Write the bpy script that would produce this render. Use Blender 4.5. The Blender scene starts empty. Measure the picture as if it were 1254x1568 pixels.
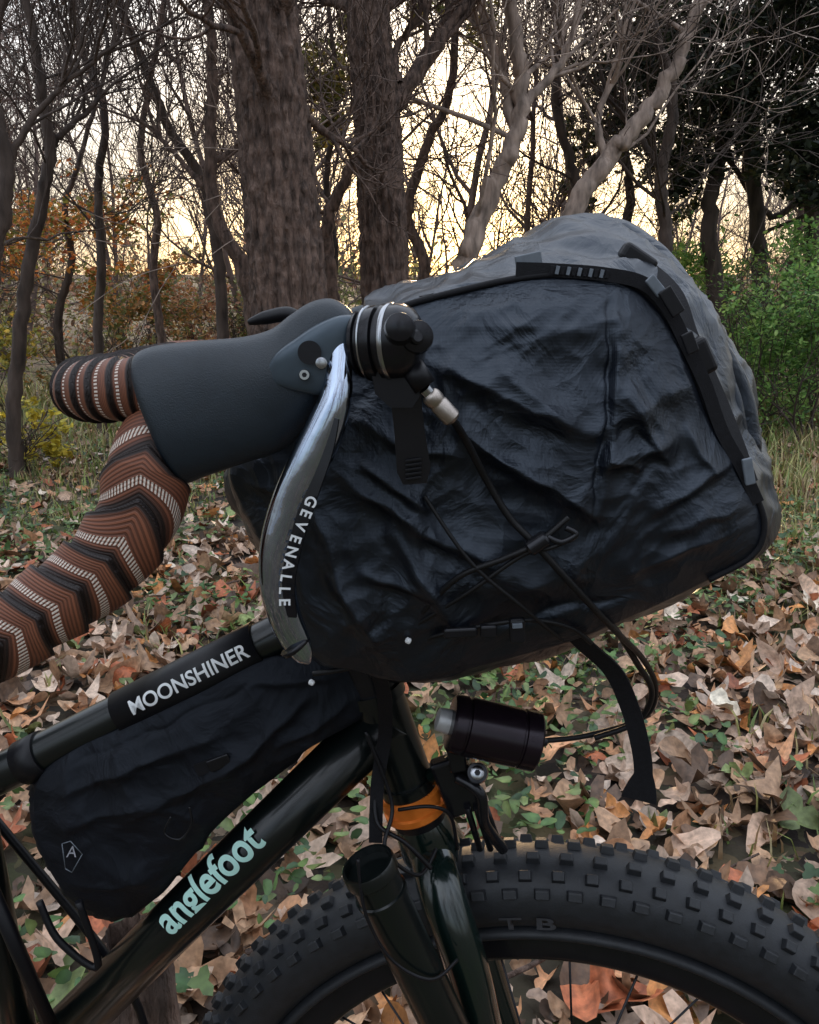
import bpy, math, random
import numpy as np
from mathutils import Vector, Matrix, noise
random.seed(7); RS=np.random.RandomState(7)
S=bpy.context.scene; COL=S.collection
# ---------------------------------------------------------------- camera
TH=math.radians(13.6); CT,ST=math.cos(TH),math.sin(TH); F=1256.; CZ=1.17
cam=bpy.data.cameras.new("camera"); co=bpy.data.objects.new("camera",cam); COL.objects.link(co)
co.location=(0,0,CZ); co.rotation_euler=(math.radians(90)-TH,0,0)
cam.sensor_fit='HORIZONTAL'; cam.sensor_width=36; cam.lens=36*F/1254.; cam.clip_start=.02; cam.clip_end=2000
S.camera=co
def W(u,v,y):
    """measured position -> world metres on the vertical plane at distance y"""
    cx=(u-627)/F; cy=(784-v)/F
    t=y/(CT+cy*ST)
    return Vector((cx*t,y,CZ+(-ST+cy*CT)*t))
def PXM(v,y): return y/(CT+(784-v)/F*ST)/F
# ---------------------------------------------------------------- node materials
def base_mat(name):
    m=bpy.data.materials.new(name); m.use_nodes=True
    nt=m.node_tree; b=nt.nodes["Principled BSDF"]; return m,nt,b
def mat(name,col,rough=.5,metal=0,var=.25,vscale=30,bump=0,bscale=200,coat=0,stretch=None,spec=.5,bdist=.002,rvar=.0):
    m,nt,b=base_mat(name); N=nt.nodes; L=nt.links
    tc=N.new("ShaderNodeTexCoord"); mp=N.new("ShaderNodeMapping"); L.new(tc.outputs["Object"],mp.inputs[0])
    if stretch: mp.inputs["Scale"].default_value=stretch
    n=N.new("ShaderNodeTexNoise"); n.inputs["Scale"].default_value=vscale; n.inputs["Detail"].default_value=6
    L.new(mp.outputs[0],n.inputs["Vector"])
    r=N.new("ShaderNodeValToRGB"); r.color_ramp.elements[0].position=.3; r.color_ramp.elements[1].position=.7
    r.color_ramp.elements[0].color=tuple(c*(1-var) for c in col)+(1,)
    r.color_ramp.elements[1].color=tuple(min(1,c*(1+var)) for c in col)+(1,)
    L.new(n.outputs["Fac"],r.inputs[0]); L.new(r.outputs[0],b.inputs["Base Color"])
    b.inputs["Roughness"].default_value=rough; b.inputs["Metallic"].default_value=metal
    b.inputs["Specular IOR Level"].default_value=spec
    b.inputs["Coat Weight"].default_value=coat; b.inputs["Coat Roughness"].default_value=.12
    if rvar:
        mr=N.new("ShaderNodeMapRange"); mr.inputs[3].default_value=rough-rvar; mr.inputs[4].default_value=rough+rvar
        L.new(n.outputs["Fac"],mr.inputs[0]); L.new(mr.outputs[0],b.inputs["Roughness"])
    if bump:
        n2=N.new("ShaderNodeTexNoise"); n2.inputs["Scale"].default_value=bscale; n2.inputs["Detail"].default_value=5
        L.new(mp.outputs[0],n2.inputs["Vector"])
        bp=N.new("ShaderNodeBump"); bp.inputs["Strength"].default_value=bump; bp.inputs["Distance"].default_value=bdist
        L.new(n2.outputs["Fac"],bp.inputs["Height"]); L.new(bp.outputs[0],b.inputs["Normal"])
    return m
def attr_mat(name,rough=.6,trans=.25,nscale=60,bump=.3):
    m,nt,b=base_mat(name); N=nt.nodes; L=nt.links
    a=N.new("ShaderNodeAttribute"); a.attribute_name="Col"
    tc=N.new("ShaderNodeTexCoord"); n=N.new("ShaderNodeTexNoise"); n.inputs["Scale"].default_value=nscale; n.inputs["Detail"].default_value=3
    L.new(tc.outputs["Object"],n.inputs["Vector"])
    mr=N.new("ShaderNodeMapRange"); mr.inputs[1].default_value=.3; mr.inputs[2].default_value=.7; mr.inputs[3].default_value=.6; mr.inputs[4].default_value=1.25
    L.new(n.outputs["Fac"],mr.inputs[0])
    mx=N.new("ShaderNodeVectorMath"); mx.operation='SCALE'; L.new(a.outputs["Color"],mx.inputs[0]); L.new(mr.outputs[0],mx.inputs["Scale"])
    L.new(mx.outputs[0],b.inputs["Base Color"]); b.inputs["Roughness"].default_value=rough
    if bump:
        bp=N.new("ShaderNodeBump"); bp.inputs["Strength"].default_value=bump; bp.inputs["Distance"].default_value=.003
        L.new(n.outputs["Fac"],bp.inputs["Height"]); L.new(bp.outputs[0],b.inputs["Normal"])
    if trans:
        t=N.new("ShaderNodeBsdfTranslucent"); L.new(mx.outputs[0],t.inputs[0])
        ms=N.new("ShaderNodeMixShader"); ms.inputs[0].default_value=trans
        out=N["Material Output"]; L.new(b.outputs[0],ms.inputs[1]); L.new(t.outputs[0],ms.inputs[2]); L.new(ms.outputs[0],out.inputs[0])
    return m
# ---------------------------------------------------------------- mesh helpers
def empty(name):
    e=bpy.data.objects.new(name,None); COL.objects.link(e); e.empty_display_size=.1; return e
def fast(name,V,Fc,m=None,parent=None,smooth=True,col=None,attrs=None):
    V=np.asarray(V,dtype=np.float32); Fc=np.asarray(Fc,dtype=np.int32); k=Fc.shape[1]
    me=bpy.data.meshes.new(name); me.vertices.add(len(V)); me.vertices.foreach_set("co",V.ravel())
    me.loops.add(Fc.size); me.loops.foreach_set("vertex_index",Fc.ravel())
    me.polygons.add(len(Fc)); me.polygons.foreach_set("loop_start",np.arange(0,Fc.size,k,dtype=np.int32))
    me.polygons.foreach_set("use_smooth",np.full(len(Fc),smooth,dtype=bool))
    me.update(calc_edges=True)
    if col is not None:
        a=me.attributes.new("Col",'FLOAT_COLOR','POINT'); c=np.ones((len(V),4),dtype=np.float32); c[:,:3]=col; a.data.foreach_set("color",c.ravel())
    for kx,vx in (attrs or {}).items():
        a=me.attributes.new(kx,'FLOAT','POINT'); a.data.foreach_set("value",np.asarray(vx,dtype=np.float32))
    me.validate()
    if m: me.materials.append(m)
    o=bpy.data.objects.new(name,me); COL.objects.link(o)
    if parent: o.parent=parent
    return o
def poly(name,V,Fc,m=None,parent=None,smooth=True,bevel=0):
    me=bpy.data.meshes.new(name); me.from_pydata([tuple(v) for v in V],[],Fc); me.update()
    for p in me.polygons: p.use_smooth=smooth
    if m: me.materials.append(m)
    o=bpy.data.objects.new(name,me); COL.objects.link(o)
    if parent: o.parent=parent
    if bevel:
        b=o.modifiers.new("bevel",'BEVEL'); b.width=bevel; b.segments=3; b.limit_method='ANGLE'
        for p in me.polygons: p.use_smooth=False
    return o
def catmull(P,n,closed=False):
    P=[np.array(p,dtype=float) for p in P]; k=len(P); out=[]
    segs=k if closed else k-1
    for i in range(n):
        t=i/(n if closed else (n-1))*segs; j=min(int(t),segs-1); f=t-j
        if closed: a,b,c,d=P[(j-1)%k],P[j%k],P[(j+1)%k],P[(j+2)%k]
        else: a,b,c,d=P[max(j-1,0)],P[j],P[j+1],P[min(j+2,k-1)]
        out.append(.5*((2*b)+(-a+c)*f+(2*a-5*b+4*c-d)*f*f+(-a+3*b-3*c+d)*f**3))
    return np.array(out)
def frames(P):
    P=np.asarray(P,dtype=float); T=np.gradient(P,axis=0); T/=np.linalg.norm(T,axis=1)[:,None]+1e-12
    ref=np.array([0,0,1.]) if abs(T[0][2])<.9 else np.array([0,1.,0])
    A=np.empty_like(P); a=ref-T[0]*ref.dot(T[0]); a/=np.linalg.norm(a)
    for i in range(len(P)):
        a=a-T[i]*a.dot(T[i]); a/=np.linalg.norm(a)+1e-12; A[i]=a
    return T,A,np.cross(T,A)
def tube_arr(P,R,k):
    P=np.asarray(P,dtype=float); T,A,B=frames(P); R=np.broadcast_to(np.asarray(R,dtype=float),(len(P),))
    th=np.linspace(0,2*np.pi,k,endpoint=False)
    V=P[:,None,:]+R[:,None,None]*(A[:,None,:]*np.cos(th)[None,:,None]+B[:,None,:]*np.sin(th)[None,:,None])
    n=len(P); i=np.arange(n-1)[:,None]*k; j=np.arange(k)[None,:]; j2=(j+1)%k
    Fq=np.stack([i+j,i+j2,i+k+j2,i+k+j],axis=-1).reshape(-1,4)
    return V.reshape(-1,3),Fq
def tube(name,P,R,m,parent,k=24,n=0,caps=True,smooth=True):
    P=[tuple(p) for p in P]
    if n:
        if not np.isscalar(R): R=np.interp(np.linspace(0,1,n),np.linspace(0,1,len(P)),R)
        P=catmull(P,n)
    V,Fq=tube_arr(P,R,k)
    Fq=Fq.tolist(); nn=len(P)
    if caps: Fq.append(list(range(k))[::-1]); Fq.append([(nn-1)*k+i for i in range(k)])
    o=poly(name,V.tolist(),Fq,m,parent,smooth)
    if caps:
        o.data.polygons[-1].use_smooth=False; o.data.polygons[-2].use_smooth=False
    return o
def lathe(name,p0,p1,prof,m,parent,k=48):
    p0=np.array(p0);p1=np.array(p1)
    d=p1-p0;L=np.linalg.norm(d);d/=L
    a=np.cross(d,[0,0,1.]); a/=np.linalg.norm(a); b=np.cross(d,a)
    V=[];Fq=[]
    for t,r in prof:
        for j in range(k):
            q=2*math.pi*j/k; V.append(p0+d*L*t+r*(a*math.cos(q)+b*math.sin(q)))
    for i in range(len(prof)-1):
        for j in range(k): Fq.append([i*k+j,i*k+(j+1)%k,(i+1)*k+(j+1)%k,(i+1)*k+j])
    Fq.append(list(range(k))[::-1]); Fq.append([(len(prof)-1)*k+j for j in range(k)])
    o=poly(name,V,Fq,m,parent,True)
    try: o.data.set_sharp_from_angle(angle=math.radians(35))
    except Exception: pass
    return o
def ribbon(name,P,w,t,m,parent,n=60,wdir=None,flare=None):
    P=catmull([tuple(p) for p in P],n); T,A,B=frames(P); V=[];Fq=[]
    for i in range(n):
        if wdir is not None:
            a=np.array(wdir,dtype=float); a=a-T[i]*a.dot(T[i]); a/=np.linalg.norm(a); b=np.cross(T[i],a)
        else: a,b=A[i],B[i]
        ww=w*(flare(i/(n-1)) if flare else 1)
        for s,q in((-1,-1),(1,-1),(1,1),(-1,1)): V.append(P[i]+a*s*ww/2+b*q*t/2)
    for i in range(n-1):
        for j in range(4): Fq.append([i*4+j,i*4+(j+1)%4,i*4+4+(j+1)%4,i*4+4+j])
    Fq+= [[3,2,1,0],[4*n-4,4*n-3,4*n-2,4*n-1]]
    return poly(name,V,Fq,m,parent,False)
def slab(name,pts,y0,y1,m,parent,bevel=.001):
    n=len(pts); V=[W(u,v,y0) for u,v in pts]; V=V+[Vector((p.x,y1,p.z)) for p in V]
    Fq=[list(range(n)),list(range(n,2*n))[::-1]]+[[i,n+i,n+(i+1)%n,(i+1)%n][::-1] for i in range(n)]
    o=poly(name,V,Fq,m,parent,False,bevel)
    return o
def box(name,c,size,ang,m,parent,bevel=.001,yrot=0):
    M=Matrix.Translation(c)@Matrix.Rotation(math.radians(-ang),4,'Y')@Matrix.Rotation(math.radians(yrot),4,'X')
    V=[M@Vector((sx*size[0]/2,sy*size[1]/2,sz*size[2]/2)) for sx in(-1,1) for sy in(-1,1) for sz in(-1,1)]
    Fq=[[0,1,3,2],[4,6,7,5],[0,4,5,1],[2,3,7,6],[0,2,6,4],[1,5,7,3]]
    return poly(name,V,Fq,m,parent,False,bevel)
def text(name,s,c,xd,size,m,parent,r=None,bold=0.0,sx=1.0,nrm=None):
    cu=bpy.data.curves.new(name,'FONT'); cu.body=s; cu.size=1; cu.align_x='CENTER'; cu.align_y='CENTER'; cu.offset=bold/size
    ob=bpy.data.objects.new(name+"_c",cu); COL.objects.link(ob)
    bpy.context.view_layer.update()
    me=bpy.data.meshes.new_from_object(ob.evaluated_get(bpy.context.evaluated_depsgraph_get()))
    bpy.data.objects.remove(ob)
    import bmesh
    bm=bmesh.new(); bm.from_mesh(me)
    if r:   # cut into thin horizontal strips so that the letters wrap round the tube
        for i in range(-14,15):
            geo=bm.verts[:]+bm.edges[:]+bm.faces[:]
            bmesh.ops.bisect_plane(bm,geom=geo,dist=1e-6,plane_co=(0,i*.05+.003,0),plane_no=(0,1,0))
    bmesh.ops.triangulate(bm,faces=bm.faces[:])
    X=Vector(xd).normalized(); 
    Z=Vector(nrm) if nrm is not None else (Vector((0,0,CZ))-c)
    Z=(Z-X*Z.dot(X)).normalized(); Y=Z.cross(X)
    for v in bm.verts:
        lx,ly=v.co.x*sx*size,v.co.y*size
        if r:
            a=ly/r; v.co=c+X*lx+(Z*math.cos(a)+Y*math.sin(a))*r
        else: v.co=c+X*lx+Y*ly
    bm.to_mesh(me); bm.free(); me.materials.clear(); me.materials.append(m); me.name=name
    o=bpy.data.objects.new(name,me); COL.objects.link(o); o.parent=parent; return o
# ---------------------------------------------------------------- world + sun
SUN_EL=math.radians(7); SUN_AZ=math.radians(2)
w=bpy.data.worlds.new("World"); S.world=w; w.use_nodes=True; nt=w.node_tree; N=nt.nodes; L=nt.links
bg=N["Background"]; sky=N.new("ShaderNodeTexSky"); sky.sky_type='NISHITA'; sky.sun_disc=False
sky.sun_elevation=SUN_EL; sky.sun_rotation=SUN_AZ; sky.air_density=1.0; sky.dust_density=3.0; sky.ozone_density=1.5
hs=N.new("ShaderNodeHueSaturation"); hs.inputs["Saturation"].default_value=1.02; hs.inputs["Value"].default_value=.6
L.new(sky.outputs[0],hs.inputs["Color"])
tc=N.new("ShaderNodeTexCoord"); n=N.new("ShaderNodeTexNoise"); n.inputs["Scale"].default_value=2.2; n.inputs["Detail"].default_value=6
L.new(tc.outputs["Generated"],n.inputs["Vector"])
cr=N.new("ShaderNodeValToRGB"); cr.color_ramp.elements[0].position=.3; cr.color_ramp.elements[1].position=.75
cr.color_ramp.elements[0].color=(.62,.70,.84,1); cr.color_ramp.elements[1].color=(1.0,1.04,1.12,1)   # thin high cloud
L.new(n.outputs["Fac"],cr.inputs[0])
sx_=N.new("ShaderNodeSeparateXYZ"); L.new(tc.outputs["Generated"],sx_.inputs[0])
mr=N.new("ShaderNodeMapRange"); mr.inputs[1].default_value=.05; mr.inputs[2].default_value=.6; mr.inputs[3].default_value=.4/.15; mr.inputs[4].default_value=1.8/.15
L.new(sx_.outputs["Z"],mr.inputs[0])
sc=N.new("ShaderNodeVectorMath"); sc.operation='SCALE'; L.new(mr.outputs[0],sc.inputs["Scale"]); L.new(cr.outputs[0],sc.inputs[0])
ad=N.new("ShaderNodeVectorMath"); ad.operation='ADD'; L.new(hs.outputs[0],ad.inputs[0]); L.new(sc.outputs[0],ad.inputs[1])
L.new(ad.outputs[0],bg.inputs[0]); bg.inputs[1].default_value=.15
sl=bpy.data.lights.new("sun",'SUN'); sl.energy=5; sl.angle=math.radians(2); sl.color=(1,.66,.36)
so=bpy.data.objects.new("sun",sl); COL.objects.link(so)
sd=Vector((math.sin(SUN_AZ)*math.cos(SUN_EL),math.cos(SUN_AZ)*math.cos(SUN_EL),math.sin(SUN_EL)))
so.rotation_euler=(-sd).to_track_quat('-Z','Y').to_euler(); so.location=(0,20,8)
S.view_settings.view_transform='Standard'; S.view_settings.look='None'; S.view_settings.exposure=0
# ---------------------------------------------------------------- ground
def gh(x,y):
    x=np.asarray(x,dtype=float); y=np.asarray(y,dtype=float)
    h=.03*np.sin(x*1.3+.7)*np.cos(y*.9+.2)+.015*np.sin(x*3.1+y*2.3)+.008*np.sin(x*7.7-y*6.1)
    far=np.clip(y-22,0,None); return h+far*.05
gx=np.sinh(np.linspace(-5.2,5.2,260)); gx=gx/gx.max()*250
gy=np.sinh(np.linspace(-4.2,5.6,300)); gy=gy/gy.max()*400
GX,GY=np.meshgrid(gx,gy); GV=np.stack([GX,GY,gh(GX,GY)],-1).reshape(-1,3)
nx=len(gx); ii,jj=np.meshgrid(np.arange(nx-1),np.arange(len(gy)-1)); q=(jj*nx+ii).ravel()
GF=np.stack([q,q+1,q+nx+1,q+nx],-1)
m,nt,b=base_mat("leaf_litter_soil"); N=nt.nodes; L=nt.links
tc=N.new("ShaderNodeTexCoord"); vo=N.new("ShaderNodeTexVoronoi"); vo.inputs["Scale"].default_value=17
nz=N.new("ShaderNodeTexNoise"); nz.inputs["Scale"].default_value=9; nz.inputs["Detail"].default_value=5
ad=N.new("ShaderNodeMixRGB"); ad.blend_type='ADD'; ad.inputs[0].default_value=.12
L.new(tc.outputs["Object"],nz.inputs["Vector"]); L.new(tc.outputs["Object"],ad.inputs[1]); L.new(nz.outputs["Color"],ad.inputs[2]); L.new(ad.outputs[0],vo.inputs["Vector"])
sp=N.new("ShaderNodeSeparateColor"); L.new(vo.outputs["Color"],sp.inputs[0])
cr=N.new("ShaderNodeValToRGB"); e=cr.color_ramp.elements; e[0].position=0; e[0].color=(.015,.010,.008,1); e[1].position=1; e[1].color=(.30,.22,.16,1)
for p,c in((.35,(.05,.032,.022,1)),(.55,(.03,.035,.014,1)),(.75,(.17,.10,.06,1)),(.88,(.05,.05,.02,1))):
    x=e.new(p); x.color=c
L.new(sp.outputs[0],cr.inputs[0])
n2=N.new("ShaderNodeTexNoise"); n2.inputs["Scale"].default_value=.8; n2.inputs["Detail"].default_value=4; L.new(tc.outputs["Object"],n2.inputs["Vector"])
r2=N.new("ShaderNodeValToRGB"); r2.color_ramp.elements[0].position=.48; r2.color_ramp.elements[1].position=.62; L.new(n2.outputs["Fac"],r2.inputs[0])
mx=N.new("ShaderNodeMixRGB"); mx.inputs[2].default_value=(.06,.075,.022,1); L.new(cr.outputs[0],mx.inputs[1]); 
ml=N.new("ShaderNodeMath"); ml.operation='MULTIPLY'; ml.inputs[1].default_value=.65; L.new(r2.outputs[0],ml.inputs[0]); L.new(ml.outputs[0],mx.inputs[0])
L.new(mx.outputs[0],b.inputs["Base Color"]); b.inputs["Roughness"].default_value=.85
bp=N.new("ShaderNodeBump"); bp.inputs["Strength"].default_value=.8; bp.inputs["Distance"].default_value=.02; L.new(vo.outputs["Distance"],bp.inputs["Height"]); L.new(bp.outputs[0],b.inputs["Normal"])
fast("ground",GV,GF,m)
# ---------------------------------------------------------------- leaf litter
def lobed(n,k):
    out=[]
    for i in range(n):
        t=2*math.pi*i/n; r=.40+.17*math.cos(k*t)+.05*math.cos(2*t)+.03*math.cos(11*t)
        out.append((r*math.cos(t)*1.1,r*math.sin(t)))
    return out
def ovate(n):
    out=[]
    for i in range(n):
        t=2*math.pi*i/n; x=.55*math.cos(t); y=.30*math.sin(t)*(1-.35*math.cos(t)); out.append((x,y))
    return out
def template(outl,inner=True):
    n=len(outl); V=[(0,0)]; Fc=[]
    if inner:
        V+=[(x*.55,y*.55) for x,y in outl]+list(outl)
        for i in range(n):
            j=(i+1)%n; Fc+=[(0,1+i,1+j),(1+i,1+n+i,1+n+j),(1+i,1+n+j,1+j)]
    else:
        V+=list(outl)
        for i in range(n): Fc.append((0,1+i,1+(i+1)%n))
    return np.array(V),np.array(Fc)
def scatter_leaves(tmpl,X,Y,Z,size,cols,curl=1.,tilt=.5,tiltmin=0):
    V2,Fc=tmpl; n=len(X); m=len(V2)
    x=V2[None,:,0]*np.ones((n,1)); y=V2[None,:,1]*np.ones((n,1))
    a=RS.uniform(-.5,1.1,(n,1))*curl; bb=RS.uniform(-.2,.9,(n,1))*curl; c=RS.uniform(-.8,1.4,(n,1))*curl; d=RS.uniform(-1,1,(n,1))*curl
    ph=RS.uniform(0,6.28,(n,1))
    z=a*x*x+bb*np.abs(y)*.5+c*y*y+d*x*y+.05*curl*np.sin(9*x+ph)*np.cos(8*y+ph)
    P=np.stack([x,y,z],-1)*size[:,None,None]
    yaw=RS.uniform(0,6.28,n); tl=tiltmin+np.abs(RS.normal(0,tilt,n)); az=RS.uniform(0,6.28,n)
    cy,sy=np.cos(yaw)[:,None],np.sin(yaw)[:,None]
    px=P[...,0]*cy-P[...,1]*sy; py=P[...,0]*sy+P[...,1]*cy; pz=P[...,2]
    ax,ay=np.cos(az)[:,None],np.sin(az)[:,None]; ct,st=np.cos(tl)[:,None],np.sin(tl)[:,None]
    dt=px*ax+py*ay; cxp=ay*pz; cyp=-ax*pz; czp=ax*py-ay*px
    qx=px*ct+cxp*st+ax*dt*(1-ct); qy=py*ct+cyp*st+ay*dt*(1-ct); qz=pz*ct+czp*st
    mz=qz.min(axis=1,keepdims=True)
    P=np.stack([qx+X[:,None],qy+Y[:,None],qz-mz*.6+Z[:,None]],-1).reshape(-1,3)
    Fa=(Fc[None]+ (np.arange(n)*m)[:,None,None]).reshape(-1,3)
    rad=np.sqrt(V2[:,0]**2+V2[:,1]**2); vein=1.-.22*(rad/rad.max())+.12*(np.abs(V2[:,1])<.05)
    C=(cols[:,None,:]*vein[None,:,None]).reshape(-1,3)
    return P,Fa,C
LC=np.array([(.52,.32,.19),(.66,.49,.37),(.56,.38,.27),(.22,.12,.065),(.42,.13,.055),(.62,.27,.09),(.40,.24,.14),(.11,.065,.04),(.74,.58,.46),(.20,.25,.09),(.60,.31,.16)])
def pickcol(n,pal,prob=None,var=.25):
    c=pal[RS.choice(len(pal),n,p=prob)]; return np.clip(c*RS.uniform(1-var,1+var,(n,1)),0,.9)
def combine(parts):
    V=[];Fa=[];C=[];o=0
    for v,f,c in parts: V.append(v);Fa.append(f+o);C.append(c);o+=len(v)
    return np.concatenate(V),np.concatenate(Fa),np.concatenate(C)
def band(n,y0,y1,p=1.):
    y=y0+(y1-y0)*RS.uniform(0,1,n)**p; x=RS.uniform(-1,1,n)*(.75*y+.9); return x,y
def nmask(x,y,s,off=0):
    return np.sin(x*s+off)*np.cos(y*s*1.2+off*2)+.6*np.sin(x*s*2.3-y*s*1.9+off)+.4*np.sin(x*s*5.1+y*s*4.3)
leafm=attr_mat("dry_leaf",.55,0,70,.4)
parts=[]
prob=np.array([.15,.12,.13,.1,.08,.09,.12,.10,.06,.03,.09]); prob/=prob.sum()
def sizes(n): return np.where(RS.uniform(0,1,n)<.32,RS.uniform(.08,.135,n),RS.uniform(.03,.08,n))
for T_,cnt in ((template(lobed(20,5)),2300),(template(lobed(20,3)),2200),(template(ovate(14)),4200)):
    x,y=band(cnt,.35,4.2,.75); s=sizes(cnt)
    keep=(nmask(x,y,1.6,1.0)<.75)|(RS.uniform(0,1,cnt)<.5)
    x,y,s=x[keep],y[keep],s[keep]; c_=len(x)
    parts.append(scatter_leaves(T_,x,y,gh(x,y)+RS.uniform(-.004,.035,c_),s,pickcol(c_,LC,prob,.38),1.5,.5))
for T_,cnt in ((template(lobed(12,5),False),5200),(template(ovate(8),False),8000)):
    x,y=band(cnt,3.6,13,.7); s=RS.uniform(.05,.12,cnt)
    parts.append(scatter_leaves(T_,x,y,gh(x,y)+RS.uniform(-.004,.03,cnt),s,pickcol(cnt,LC,prob,.35),1.,.4))
A_=combine(parts); fast("fallen_leaves",A_[0],A_[1],leafm,None,True,A_[2])
GC=np.array([(.06,.13,.035),(.10,.19,.055),(.045,.095,.035),(.14,.22,.06),(.19,.25,.085)])
greenm=attr_mat("green_leaf",.45,.2,40,.2)
x,y=band(42000,.4,10,.8); k=nmask(x,y,1.6,1.0)>.35; x,y=x[k],y[k]; n=len(x)
parts=[scatter_leaves(template(ovate(8),False),x,y,gh(x,y)+RS.uniform(.02,.10,n),RS.uniform(.015,.045,n),pickcol(n,GC),.8,.6)]
x,y=band(14000,.4,8,.8); k=nmask(x,y,2.6,4.0)>.6; x,y=x[k],y[k]; n=len(x)
parts.append(scatter_leaves(template(lobed(12,3),False),x,y,gh(x,y)+RS.uniform(.03,.10,n),RS.uniform(.02,.05,n),pickcol(n,GC),.6,.5))
A_=combine(parts); fast("ground_ivy",A_[0],A_[1],greenm,None,True,A_[2])
def grass(x,y,h,cols):
    n=len(x); a=RS.uniform(0,6.28,n); l=RS.uniform(.1,.7,n)*h; w_=RS.uniform(.002,.005,n)*(1+y*.12)
    z=gh(x,y); ca,sa=np.cos(a),np.sin(a); pa,pb=-sa,ca
    P=np.zeros((n,5,3))
    for i,(t,ww) in enumerate(((0,1),(0,-1),(.55,.7),(.55,-.7),(1,0))):
        P[:,i,0]=x+ca*l*t*t+pa*ww*w_; P[:,i,1]=y+sa*l*t*t+pb*ww*w_; P[:,i,2]=z+h*t*(1-.25*t)
    o=(np.arange(n)*5)[:,None]
    Fa=np.concatenate([o+np.array([[0,1,3]]),o+np.array([[0,3,2]]),o+np.array([[2,3,4]])])
    return P.reshape(-1,3),Fa,np.repeat(cols,5,axis=0)
GR=np.array([(.26,.31,.08),(.16,.23,.06),(.38,.36,.13),(.45,.37,.18),(.28,.18,.09)])
parts=[]
x,y=band(12000,.6,6,.8); k=nmask(x,y,1.9,2.5)>.55; x,y=x[k],y[k]; parts.append(grass(x,y,RS.uniform(.04,.14,len(x)),pickcol(len(x),GR)))
n=10000; y=RS.uniform(4.5,12,n); x=-y*RS.uniform(.22,.75,n); parts.append(grass(x,y,RS.uniform(.08,.38,n)*np.clip((y-4)/4,.25,1),pickcol(n,GR)))
n=10000; y=RS.uniform(3.0,11,n); x=y*RS.uniform(.40,.8,n); parts.append(grass(x,y,RS.uniform(.08,.34,n)*np.clip((y-2)/4,.3,1),pickcol(n,GR)))
n=5000; y=RS.uniform(8,14,n); x=y*RS.uniform(-.6,.6,n); parts.append(grass(x,y,RS.uniform(.15,.6,n),pickcol(n,GR)))
A_=combine(parts); fast("grass",A_[0],A_[1],greenm,None,True,A_[2])
# ---------------------------------------------------------------- trees
class Acc:
    def __init__(s): s.V=[];s.F=[];s.o=0
    def tube(s,P,R,k):
        v,f=tube_arr(P,R,k); s.V.append(v); s.F.append(f+s.o); s.o+=len(v)
    def out(s): return np.concatenate(s.V),np.concatenate(s.F)
def rdir():
    v=Vector((random.gauss(0,1),random.gauss(0,1),random.gauss(0,1))); return v.normalized()
def grow(acc,p,d,Ln,r,lvl,maxl,up=.12,wander=.28,cn=(6,6,5,3),minr=.0035):
    n=8 if lvl<2 else (6 if lvl<3 else 4)
    pts=[p.copy()]; ds=[d.copy()]; st=Ln/n
    for i in range(n):
        d=(d+rdir()*wander+Vector((0,0,up))).normalized(); p=p+d*st; pts.append(p.copy()); ds.append(d.copy())
    R=[max(minr,r*(1-.82*i/n)) for i in range(n+1)]
    acc.tube([tuple(q) for q in pts],R,(8,6,4,3,3)[min(lvl,4)])
    if lvl<maxl:
        c=cn[min(lvl,len(cn)-1)]
        for j in range(c):
            t=.2+.8*(j+random.random())/c; i=min(n,int(t*n)); dd=ds[i]
            s=rdir(); s=(s-dd*s.dot(dd)).normalized(); a=math.radians(random.uniform(25,60))
            grow(acc,pts[i],(dd*math.cos(a)+s*math.sin(a)).normalized(),Ln*random.uniform(.45,.75),R[i]*.62,lvl+1,maxl,up,wander,cn,minr)
bark_dark=mat("bark_dark",(.07,.05,.04),.9,var=.55,vscale=14,bump=1,bscale=30,stretch=(1,1,.25),bdist=.02)
bark_mid=mat("bark_brown",(.12,.078,.06),.9,var=.7,vscale=30,bump=1,bscale=55,stretch=(1,1,.3),bdist=.03)
bark_pale=mat("bark_pale",(.32,.245,.20),.85,var=.55,vscale=16,bump=1,bscale=25,stretch=(1,1,.3),bdist=.02)
bark_far=mat("bark_far",(.13,.09,.075),.95,var=.4,vscale=5)
def big_trunk(acc,P,r0,r1,k=96,n=420,amp=.016,seed=0):
    C=catmull([tuple(p) for p in P],n); T,A,B=frames(C); V=np.empty((n,k,3))
    for i in range(n):
        t=i/(n-1); r=r0+(r1-r0)*t; r*=1+.4*math.exp(-t*n*.035)
        for j in range(k):
            q=2*math.pi*j/k; c,s=math.cos(q),math.sin(q)
            z=C[i][2]
            tw=q+.16*math.sin(z*1.7+seed)+.05*math.sin(z*5.1)
            nn=noise.noise(Vector((math.cos(tw)*6.5,math.sin(tw)*6.5,z*2.6+seed)))
            n3=noise.noise(Vector((math.cos(tw)*15,math.sin(tw)*15,z*10+seed)))
            n2=noise.noise(Vector((c*1.3,s*1.3,z*.9+seed)))
            rr=r*(1+.10*n2)+amp*(1-3.6*abs(nn))+amp*1.5*(.5-abs(n3)*1.8)
            V[i,j]=C[i]+rr*(A[i]*c+B[i]*s)
    ii=np.arange(n-1)[:,None]*k; j=np.arange(k)[None,:]; j2=(j+1)%k
    Fq=np.stack([ii+j,ii+j2,ii+k+j2,ii+k+j],-1).reshape(-1,4)
    acc.V.append(V.reshape(-1,3)); acc.F.append(Fq+acc.o); acc.o+=n*k
    return C
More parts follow.
